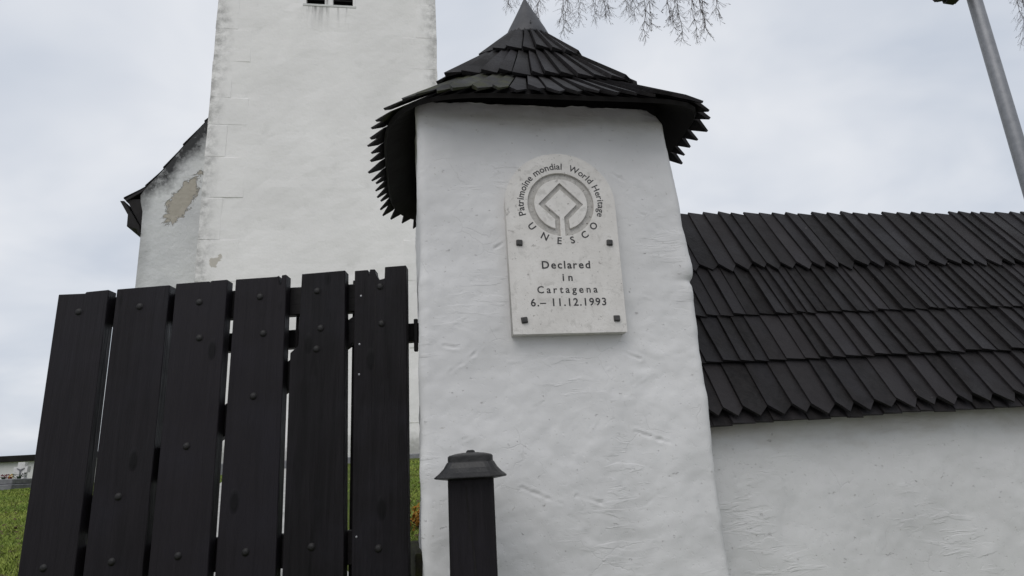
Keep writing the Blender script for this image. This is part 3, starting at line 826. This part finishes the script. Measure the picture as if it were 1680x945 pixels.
# ------------------------------------------------------------------ bollard
bx = -0.445
bpos = PO + Vector((bx * cos(PA) + 0.30 * sin(PA), bx * sin(PA) - 0.30 * cos(PA), 0))
bol = empty('bollard', (bpos.x, bpos.y, hgt(bpos.x, bpos.y)), PA - R(7), 'square black timber bollard with flared metal cap in front of the white pillar', 'bollard')
BZ = hgt(bpos.x, bpos.y)
pm = box('post', -0.088, 0.088, -0.088, 0.088, -0.1, 1.558 - BZ, 0.006)
post = obj('post', pm, GATEWOOD, bol)
cv, cf = [], []
for i, (x, z) in enumerate([(-0.018, 1.53), (-0.014, 1.45), (-0.008, 1.38), (0.004, 1.30), (0.008, 1.22), (0.014, 1.12), (0.016, 1.05)]):
    w = 0.0032 if i < 5 else 0.0015
    cv += [(x - w, -0.0888, z - BZ), (x + w, -0.0888, z - BZ)]
    if i: cf.append((2 * i - 2, 2 * i - 1, 2 * i + 1, 2 * i))
obj('crack', me('crack', cv, cf), TARWOOD, post)
def sq_loft(name, prof, corner=0.2, seg=4):
    v, f = [], []
    n = 4 * (seg + 1)
    for (h, z) in prof:
        rad = h * corner
        for q in range(4):
            for i in range(seg + 1):
                a = q * pi / 2 + (pi / 2) * i / seg
                cx = (h - rad) * (1 if q in (0, 3) else -1); cy = (h - rad) * (1 if q in (0, 1) else -1)
                v.append((cx + rad * cos(a), cy + rad * sin(a), z))
    for j in range(len(prof) - 1):
        for i in range(n): f.append((j * n + i, j * n + (i + 1) % n, (j + 1) * n + (i + 1) % n, (j + 1) * n + i))
    f.append(tuple(range(n - 1, -1, -1))); f.append(tuple(range((len(prof) - 1) * n, len(prof) * n)))
    return me(name, v, f)
cap = obj('cap', sq_loft('cap', [(0.085, 1.552 - BZ), (0.136, 1.560 - BZ), (0.140, 1.562 - BZ), (0.140, 1.566 - BZ), (0.122, 1.580 - BZ), (0.105, 1.598 - BZ), (0.093, 1.618 - BZ), (0.0885, 1.622 - BZ), (0.0885, 1.641 - BZ), (0.083, 1.646 - BZ), (0.06, 1.652 - BZ), (0.03, 1.656 - BZ)], 0.42), CAPMETAL, bol)
obj('knob', lathe('knob', [(0.018, 1.653 - BZ), (0.018, 1.661 - BZ), (0.012, 1.666 - BZ)], 12), CAPMETAL, cap)

# ------------------------------------------------------------------ church
CA = R(9); CO = Vector((-5.75, 18.0, 0))
CG = 1.82
church = empty('church', (CO.x, CO.y, CG), CA, 'weathered white church tower with attached nave behind the gate', 'church')
TX0, TX1 = -3.44, 3.66
TH = 26.0 - CG
def zl(z): return z - CG
wins = [(-0.66, -0.05), (0.21, 0.87)]
wb, wtp = zl(16.90), zl(18.9)
tx = [TX0, -0.66, -0.05, 0.21, 0.87, TX1]; tz = [-1.2, wb, wtp, TH]
bm = bmesh.new()
def q(*ps): bm.faces.new([bm.verts.new(p) for p in ps])
for i in range(5):
    for j in range(3):
        if j == 1 and i in (1, 3): continue
        x0, x1, z0, z1 = tx[i], tx[i + 1], tz[j], tz[j + 1]
        nx = max(1, int((x1 - x0) / 0.35)); nz_ = max(1, int((z1 - z0) / 0.35))
        for a in range(nx):
            for c in range(nz_):
                xa, xb_ = x0 + (x1 - x0) * a / nx, x0 + (x1 - x0) * (a + 1) / nx
                za, zc_ = z0 + (z1 - z0) * c / nz_, z0 + (z1 - z0) * (c + 1) / nz_
                q((xa, 0, za), (xb_, 0, za), (xb_, 0, zc_), (xa, 0, zc_))
D = 7.1
for (a, c) in wins:
    dpt = 0.55
    q((a, 0, wb), (a, dpt, wb), (a, dpt, wtp), (a, 0, wtp)); q((c, dpt, wb), (c, 0, wb), (c, 0, wtp), (c, dpt, wtp))
    q((a, dpt, wb), (a, 0, wb), (c, 0, wb), (c, dpt, wb)); q((a, 0, wtp), (a, dpt, wtp), (c, dpt, wtp), (c, 0, wtp))
    q((a, dpt, wb), (c, dpt, wb), (c, dpt, wtp), (a, dpt, wtp))
for (xa, ya, xb_, yb) in ((TX1, 0, TX1, D), (TX1, D, TX0, D), (TX0, D, TX0, 0)):
    for c in range(30):
        z0, z1 = -1.2 + (TH + 1.2) * c / 30, -1.2 + (TH + 1.2) * (c + 1) / 30
        q((xa, ya, z0), (xb_, yb, z0), (xb_, yb, z1), (xa, ya, z1))
bmesh.ops.remove_doubles(bm, verts=bm.verts, dist=0.001)
for v in bm.verts:
    if v.co.z < TH - 0.1 and not (wb - 0.2 < v.co.z < wtp + .2 and -1 < v.co.x < 1.2):
        n_ = fbm(Vector((v.co.x * 0.8, v.co.y * 0.8, v.co.z * 0.8)), 3) * 0.025
        v.co.y += n_ * (1 if v.co.y < 1 else 0)
        if abs(v.co.x - TX0) < .01 or abs(v.co.x - TX1) < .01: v.co.x += 0.03 * noise.noise(Vector((0, 3, v.co.z * 0.9)))
tower = obj('tower', bm_done(bm, 'tower'), TOWER, church)
for (a, c) in wins:
    w_ = obj('window', box('window', a + 0.002, c - 0.002, 0.28, 0.34, wb + 0.002, wtp - 0.002), VOID, tower)
for i, (a, c) in enumerate(wins):
    for j in range(9):
        z = wb + 0.06 + j * 0.21
        m = me('louvre', [(a, 0.10, z), (c, 0.10, z), (c, 0.26, z + 0.16), (a, 0.26, z + 0.16), (a, 0.11, z - 0.025), (c, 0.11, z - 0.025), (c, 0.27, z + 0.135), (a, 0.27, z + 0.135)],
               [(0, 1, 2, 3), (7, 6, 5, 4), (0, 4, 5, 1), (2, 6, 7, 3), (0, 3, 7, 4), (1, 5, 6, 2)])
        obj('louvre', m, VOID, tower)
obj('window_sill', box('window_sill', -0.76, 0.98, -0.018, 0.02, wb - 0.09, wb - 0.004, 0.006), QUOIN, tower)
# quoin stones, a hair proud of the render
zq = 0.0; i = 0
while zq < TH - 0.6:
    h = rndm.uniform(0.95, 1.35); lng = rndm.uniform(0.95, 1.2) if i % 2 else rndm.uniform(0.55, 0.7)
    for sx, xc in ((1, TX0), (-1, TX1)):
        x0, x1 = (xc - 0.012, xc + lng) if sx > 0 else (xc - lng, xc + 0.012)
        bm = bmesh.new(); box_bm(bm, x0, x1, -0.008, 0.5, zq + 0.004, zq + h - 0.004)
        bmesh.ops.bevel(bm, geom=list(bm.edges), offset=0.014, segments=1, affect='EDGES')
        for v in bm.verts:
            v.co += Vector((rndm.uniform(-.015, .015), rndm.uniform(-.004, .006), rndm.uniform(-.015, .015)))
        obj('quoin_stone', bm_done(bm, 'quoin_stone'), TOWER, tower)
    zq += h; i += 1
obj('plinth', box('plinth', TX0 - 0.06, TX1 + 0.06, -0.06, 0.3, -1.0, 0.22, 0.02), GRAVE, tower)
# tower roof, above the picture
tr = me('tower_roof', [(TX0 - .4, -.4, TH), (TX1 + .4, -.4, TH), (TX1 + .4, D + .4, TH), (TX0 - .4, D + .4, TH), (0.11, D / 2, TH + 9), ], [(0, 1, 4), (1, 2, 4), (2, 3, 4), (3, 0, 4), (3, 2, 1, 0)])
obj('tower_roof', tr, SHINGLE, church)
# nave gable wall left of the tower
NY = 1.0
def nz(x, z): return (x, zl(z))
np_ = [(-5.40, -1.0), (-3.3, -1.0), nz(-3.3, 13.62), nz(-3.86, 12.90), nz(-4.45, 12.02), nz(-4.97, 11.20), nz(-5.44, 10.55), nz(-5.58, 10.30), nz(-5.55, 10.05), nz(-5.47, 9.75), nz(-5.45, 9.0)]
nave = obj('nave', prism('nave', np_, NY, 14.0), NAVE, church)
# roof sheet over it
top = [(-3.2, 13.75), (-3.86, 12.99), (-4.45, 12.12), (-4.97, 11.30), (-5.44, 10.66), (-6.02, 10.24)]
rp2 = [(x, zl(z - 0.065)) for x, z in reversed(top)] + [(x + 0.03, zl(z - 0.14)) for x, z in top]
nroof = obj('nave_roof', prism('nave_roof', rp2, NY + 0.012, 14.2), SHINGLE, church)
for i in range(5):
    (xa, za), (xb_, zb_) = top[i], top[i + 1]
    m = prism('verge_shingle', [(xa + .02, zl(za) - .02), (xb_ - 0.04, zl(zb_) - 0.06), (xb_ - 0.04, zl(zb_) - 0.015), (xa + .02, zl(za) - 0.04)], NY + 0.004, NY + 0.5)
    obj('verge_shingle', m, SHINGLE, nroof)
# eave soffit and hanging gutter board at the corner
obj('eave_soffit', prism('eave_soffit', [nz(-5.50, 9.30), nz(-5.42, 9.35), nz(-5.42, 10.2), nz(-5.98, 10.16), nz(-5.95, 10.10)], NY + 0.05, 13.8), TARWOOD, church)
obj('eave_board', prism('eave_board', [nz(-6.13, 10.08), nz(-6.01, 10.08), nz(-5.50, 9.26), nz(-5.45, 8.98), nz(-5.52, 9.05), nz(-5.56, 9.16), nz(-5.85, 9.24), nz(-5.86, 9.62)], NY - 0.05, 13.7), SHINGLE, church)

# ------------------------------------------------------------------ graveyard far left
cw = empty('cemetery_wall', (-26, 31, hgt(-26, 31)), R(3), 'distant low white wall with dark roof beyond the graves', 'wall')
zc = cw.location.z
obj('masonry', box('masonry', -22, 12, 0, 0.6, -0.4, 3.02 - zc), PLASTER, cw)
obj('roof', prism('roof', [(-22, 2.98 - zc), (12, 2.98 - zc), (12, 3.26 - zc), (-22, 3.26 - zc)], -0.22, 0.3), TARWOOD, cw)
obj('roof', prism('roof', [(-22, 3.0 - zc), (12, 3.0 - zc), (12, 3.27 - zc), (-22, 3.27 - zc)], 0.303, 0.8), TARWOOD, cw)
def grave(x, y, w, zt, label, mat, cat='grave'):
    gz = hgt(x, y)
    e = empty('grave', (x, y, gz), R(5), label, cat)
    h = zt - gz
    obj('kerb', box('kerb', -w / 2, w / 2, -1.0, 1.0, -0.15, h * 0.55, 0.02), mat, e)
    obj('cover_slab', box('cover_slab', -w / 2 + 0.06, w / 2 - 0.06, -0.9, 0.9, h * 0.552, h, 0.025), mat, e)
    return e, gz
e1, gz1 = grave(-17.55, 22.6, 1.25, 2.02, 'low grey granite grave slab nearest the gate edge', GRAVE)
e2, gz2 = grave(-19.15, 22.9, 1.35, 2.03, 'low grey granite grave slab at the left picture edge', GRAVE)
cr = empty('gravestone', (-17.74, 23.2, hgt(-17.74, 23.2)), R(5), 'white stone cross monument in front of the distant wall', 'gravestone')
ch = 2.60 - cr.location.z
obj('cross', prism('cross', [(-0.16, 0.0), (0.16, 0.0), (0.13, ch - 0.36), (0.22, ch - 0.36), (0.22, ch - 0.15), (0.12, ch - 0.15), (0.12, ch), (-0.12, ch), (-0.12, ch - 0.15), (-0.24, ch - 0.15), (-0.24, ch - 0.36), (-0.13, ch - 0.36)], -0.09, 0.09), GRAVEW, cr)
obj('corpus', prism('corpus', [(-0.02, ch - 0.55), (0.02, ch - 0.55), (0.025, ch - 0.30), (0.13, ch - 0.22), (0.12, ch - 0.20), (0, ch - 0.25), (-0.12, ch - 0.20), (-0.13, ch - 0.22), (-0.025, ch - 0.30)], -0.115, -0.092), GRAVE, cr)
obj('plinth', box('plinth', -0.32, 0.32, -0.2, 0.2, -0.1, 0.22, 0.02), GRAVEW, cr)
def bouquet(x, y, z, mat, mat2, label, n=24, w=0.08):
    v, f = [], []
    for i in range(n):
        a, rad, hh = rndm.uniform(0, 2 * pi), w * math.sqrt(rndm.random()), rndm.uniform(0.02, 0.16)
        c = Vector((rad * cos(a), rad * sin(a), hh)); s = 0.022
        b0 = len(v)
        u_ = Vector((rndm.gauss(0, 1), rndm.gauss(0, 1), rndm.gauss(0, 1))).normalized(); w_ = u_.orthogonal().normalized()
        v += [c + u_ * s, c + w_ * s, c - u_ * s, c - w_ * s]; f.append((b0, b0 + 1, b0 + 2, b0 + 3))
    e = empty('flower_bouquet', (x, y, z), 0, label, 'flowers')
    tag(obj('petals', me('petals', v, f), mat, e), kind='stuff')
    obj('pot', lathe('pot', [(0.05, 0.0), (0.07, 0.07), (0.06, 0.075)], 10), mat2, e)
bouquet(-17.28, 22.1, 2.02, FLOWY, FLOWR, 'small yellow flowers on the grey grave slab')
bouquet(-17.58, 22.2, 2.02, FLOWR, FLOWG, 'dark red flowers left of the yellow ones on the grave', 50, 0.2)
bouquet(-17.05, 22.2, 2.02, FLOWG, FLOWG, 'dark green wreath between the yellow flowers and the stone cross', 50, 0.2)

# ------------------------------------------------------------------ mossy beam, shrub and grass by the gate
lg = obj('mossy_beam', None or box('mossy_beam', -0.035, 0.045, -0.16, 0.5, -0.1, 1.19 - hgt(-.56, 3.62), 0.012, 2), LOG)
lg.location = (-0.565, 3.62, hgt(-0.56, 3.62)); lg.rotation_euler = (R(0), R(0), R(12))
tag(lg, 'mossy weathered timber stub between gate and pillar', 'timber')

sx, sy = -0.95, 6.4
sh = empty('dead_leaf_shrub', (sx, sy, hgt(sx, sy)), 0, 'small orange brown autumn shrub in the gap beside the pillar', 'shrub')
lv, lf_ = [], []; stems = []
for i in range(26):
    a = rndm.uniform(0, 2 * pi); t = rndm.uniform(0.1, 0.45); h = rndm.uniform(0.10, 0.24)
    p1 = Vector((t * cos(a) * .45, t * sin(a) * .45, h * .6)); p2 = Vector((t * cos(a), t * sin(a), h))
    stems.append([(Vector((0, 0, 0)), 0.006), (p1, 0.004), (p2, 0.002)])
    for j in range(26):
        c = p1.lerp(p2, rndm.uniform(-0.4, 1.1)) + Vector((rndm.gauss(0, .04), rndm.gauss(0, .04), rndm.gauss(0, .03)))
        u_ = Vector((rndm.gauss(0, 1), rndm.gauss(0, 1), rndm.gauss(0, 1))).normalized(); w_ = u_.orthogonal().normalized() * 0.6; s = rndm.uniform(0.012, 0.026)
        b0 = len(lv); lv += [c + u_ * s, c + w_ * s, c - u_ * s, c - w_ * s]; lf_.append((b0, b0 + 1, b0 + 2, b0 + 3))
obj('stems', tubes('stems', stems), STEM, sh); obj('foliage', me('foliage', lv, lf_), LEAF, sh)

gv, gf = [], []
grs = random.Random(3)
def blade(x, y, h, w):
    z = hgt(x, y) - 0.01
    a = grs.uniform(0, pi); lean = Vector((grs.gauss(0, .4), grs.gauss(0, .4), 1)) * h
    d = Vector((cos(a), sin(a), 0)) * w; p = Vector((x, y, z)); b0 = len(gv)
    mid = p + lean * 0.5
    gv.extend([p - d, p + d, mid + d * .7, mid - d * .7, p + lean + Vector((lean.x, lean.y, -0.1 * h)) * 0.5])
    gf.append((b0, b0 + 1, b0 + 2, b0 + 3)); gf.append((b0 + 3, b0 + 2, b0 + 4))
for i in range(34000):                       # left of the gate, nearer means denser
    y = 4.2 + 17.5 * grs.random() ** 1.5
    x = -y * grs.uniform(0.62, 0.90)
    blade(x, y, grs.uniform(0.03, 0.075), 0.003 + 0.0005 * y)
for i in range(12000):                       # seen through the gaps and beside the pillar
    y = 4.0 + 13 * grs.random() ** 1.4
    x = -y * grs.uniform(0.08, 0.62) if grs.random() < 0.45 else -y * grs.uniform(0.12, 0.19)
    blade(x, y, grs.uniform(0.03, 0.07), 0.003 + 0.0005 * y)
gr = obj('grass', me('grass', gv, gf), BLADE); tag(gr, 'short green grass behind the gate', 'grass', kind='stuff')
lv, lf_ = [], []
for i in range(1500):
    y = 4.2 + 15 * grs.random() ** 1.4; x = -y * grs.uniform(0.62, 0.9) if i % 4 else -y * grs.uniform(.1, .2)
    c = Vector((x, y, hgt(x, y) + 0.035)); a = grs.uniform(0, 2 * pi); s = grs.uniform(0.012, 0.03)
    u_ = Vector((cos(a), sin(a), grs.gauss(0, .3))) * s; w_ = Vector((-sin(a), cos(a), grs.gauss(0, .3))) * s * 0.7
    b0 = len(lv); lv += [c + u_, c + w_, c - u_, c - w_]; lf_.append((b0, b0 + 1, b0 + 2, b0 + 3))
o = obj('fallen_leaves', me('fallen_leaves', lv, lf_), STEM); tag(o, 'scattered brown fallen leaves on the grass', 'leaves', kind='stuff')

# ------------------------------------------------------------------ lamp post with floodlights
px_, py_ = 5.745, 6.5
pz = hgt(px_, py_)
lp = empty('lamp_post', (px_, py_, pz), 0, 'grey galvanised lamp post with floodlights at the upper right', 'lamp post')
obj('pole', lathe('pole', [(0.10, -0.2), (0.10, 0.6), (0.085, 0.62), (0.078, 4.0 - pz + 0.0), (0.070, 8.4 - pz), (0.02, 8.43 - pz)], 20), GALV, lp, True)
obj('arm', tubes('arm', [[(Vector((0.0, 0, 7.02 - pz)), 0.026), (Vector((-0.46, -0.02, 7.02 - pz)), 0.026)]], 10), GALV, lp)
for dx, dz, tl, s in ((-0.215, 0.0, 0.25, 1.0), (-0.425, -0.03, -0.15, 0.72)):
    bm = bmesh.new(); v = box_bm(bm, -0.13 * s, 0.13 * s, -0.10, 0.10, -0.29 * s, -0.03)
    for q_ in bm.verts:
        if q_.co.z < -0.2 * s: q_.co.x *= 0.55; q_.co.y *= 0.8
    bmesh.ops.bevel(bm, geom=list(bm.edges), offset=0.02, segments=2, affect='EDGES')
    fl = obj('floodlight', bm_done(bm, 'floodlight'), LAMPBLK, lp)
    fl.location = (dx, -0.02, 6.955 - pz + dz); fl.rotation_euler = (0, tl, 0)
    obj('lens', box('lens', -0.09 * s, 0.09 * s, -0.106, -0.101, -0.16 * s, -0.05, 0.002), GLASS, fl)
    obj('bracket', box('bracket', -0.02, 0.02, -0.02, 0.02, -0.032, 0.05, 0.003), LAMPBLK, fl)

# ------------------------------------------------------------------ bare birch
tb = Vector((11.4, 9.6, 0)); tb.z = hgt(tb.x, tb.y)
tree = empty('birch_tree', tb, 0, 'bare birch whose drooping twigs hang into the top of the sky', 'tree')
rt = random.Random(21)
def poly(pts, n, jit):
    """smooth chain through pts"""
    out = []
    for i in range(len(pts) - 1):
        p0 = pts[max(i - 1, 0)]; p1 = pts[i]; p2 = pts[i + 1]; p3 = pts[min(i + 2, len(pts) - 1)]
        for k in range(n):
            t = k / n
            out.append(0.5 * ((2 * p1) + (p2 - p0) * t + (2 * p0 - 5 * p1 + 4 * p2 - p3) * t * t + (3 * p1 - p0 - 3 * p2 + p3) * t ** 3) + Vector((rt.gauss(0, jit), rt.gauss(0, jit), rt.gauss(0, jit))))
    out.append(pts[-1]); return out
def chain(pts, ra, rb): return [(p, ra + (rb - ra) * i / (len(pts) - 1)) for i, p in enumerate(pts)]
V3 = lambda x, y, z: Vector((x, y, z)) - tb
trunk = poly([V3(11.4, 9.6, tb.z - .2), V3(11.35, 9.6, 5), V3(11.2, 9.55, 9), V3(11.0, 9.5, 13), V3(10.8, 9.4, 16.5)], 5, 0.03)
obj('trunk', tubes('trunk', [chain(trunk, 0.24, 0.04)], 12), BARK, tree, True)
limbs = [
    poly([V3(11.25, 9.55, 7.6), V3(9.0, 9.2, 9.9), V3(6.3, 8.8, 10.9), V3(3.6, 8.6, 10.9), V3(1.6, 8.5, 10.3), V3(-0.3, 8.45, 9.7)], 6, 0.025),
    poly([V3(11.1, 9.5, 9.5), V3(9.3, 8.8, 11.6), V3(7.2, 8.2, 12.4), V3(5.4, 7.9, 12.2)], 6, 0.03),
    poly([V3(11.1, 9.5, 10.5), V3(13, 10, 12.5), V3(14.5, 10.3, 12.8)], 6, 0.03),
    poly([V3(11.2, 9.5, 8.6), V3(10.6, 9.0, 10.0), V3(9.6, 8.7, 10.6), V3(8.8, 8.5, 10.3)], 6, 0.02),
    poly([V3(11.0, 9.5, 12.0), V3(11.6, 10.6, 13.6), V3(11.9, 11.3, 14.0)], 6, 0.03)]
for l in limbs:
    obj('limb', tubes('limb', [chain(l, 0.085 if l is limbs[0] else 0.06, 0.018)], 7), BARK, tree, True)
twigs = []
def twig(p, d, length, rad, depth):
    n = max(3, int(length / 0.07)); pts = [p.copy()]; d = d.normalized()
    for i in range(n):
        d = (d + Vector((rt.gauss(0, .12), rt.gauss(0, .12), -0.005 + rt.gauss(0, .10)))).normalized()
        pts.append(pts[-1] + d * (length / n))
    twigs.append(chain(pts, rad * 0.55, rad * 0.30))
    if depth <= 0:
        if rt.random() < 0.10:                        # catkins / buds
            e = pts[-1]; twigs.append([(e, rad * 1.2), (e + d * 0.018, rad * 1.9), (e + d * 0.036, rad * 0.8)])
        return
    k = max(2, int(length / (0.06 if depth == 1 else 0.09)))
    for j in range(k):
        i = rt.randint(1, n - 1)
        dd = (pts[i + 1] - pts[i]).normalized()
        s = Vector((rt.gauss(0, 1), rt.gauss(0, 0.8), rt.gauss(0, .35))).normalized()
        twig(pts[i], dd + s * rt.uniform(0.4, 0.85), length * rt.uniform(0.22, 0.5), rad * 0.66, depth - 1)
def hang(x, y, zs, tip, spread, rad=0.008, depth=2):
    """a drooping branch leaving the limb above (x, y) whose tip ends near height tip"""
    p = V3(x, y, zs)
    e = V3(x + rt.gauss(spread, 0.12), y + rt.gauss(0, .15), tip)
    pts = poly([p, p.lerp(e, .35) + Vector((rt.gauss(0, .06), 0, 0.06)), p.lerp(e, .7) + Vector((rt.gauss(0, .05), 0, 0)), e], 5, 0.012)
    twigs.append(chain(pts, rad * 1.25, rad * 0.45))
    for i in range(4, len(pts)):
        for k in range(5):
            if pts[i].z + tb.z > tip + 1.3: continue
            s = Vector((rt.gauss(0, 1), rt.gauss(0, 0.8), rt.gauss(-.2, .35))).normalized()
            dd = (pts[i] - pts[i - 1]).normalized()
            twig(pts[i], dd + s * rt.uniform(0.5, 1.1), min(0.5, 0.14 + 0.3 * (1 - i / len(pts))) * rt.uniform(0.7, 1.3), rad * 0.6, depth - 1 + (rt.random() < 0.5))
# tips placed in the crown's lower fringe
for x, tip in ((0.1, 8.62), (0.35, 8.50), (0.62, 8.40), (0.85, 8.30), (1.05, 8.22), (1.22, 8.36), (1.42, 8.34), (1.62, 8.40), (1.85, 8.46), (2.05, 8.42), (2.2, 8.36)):
    hang(x + 0.25, 8.5, 10.0, tip, -0.2, 0.0065)
for x, tip in ((2.40, 7.98), (2.60, 8.02), (2.72, 7.95), (2.82, 7.84), (2.92, 7.82), (3.04, 7.86), (3.15, 8.02), (3.26, 8.25)):
    hang(x + 0.12, 8.55, 10.7, tip, -0.12 if x < 2.9 else 0.0, 0.0085)
hang(2.85, 8.5, 10.7, 7.95, -0.55, 0.009)
for x, tip in ((8.22, 7.72), (8.20, 8.0), (8.15, 7.45), (8.6, 7.35), (8.9, 7.6), (9.4, 7.9)):
    hang(x + 0.25, 8.6, 10.2, tip, -0.12, 0.006)
for l in (limbs[1], limbs[2], limbs[4]):
    for i in range(3, len(l), 3):
        p = l[i] + tb; hang(p.x, p.y, p.z, p.z - rt.uniform(1.2, 2.2), 0.1, 0.008, 1)
tw = obj('crown', tubes('crown', twigs, 3), TWIG, tree)
tag(tw, kind='stuff')
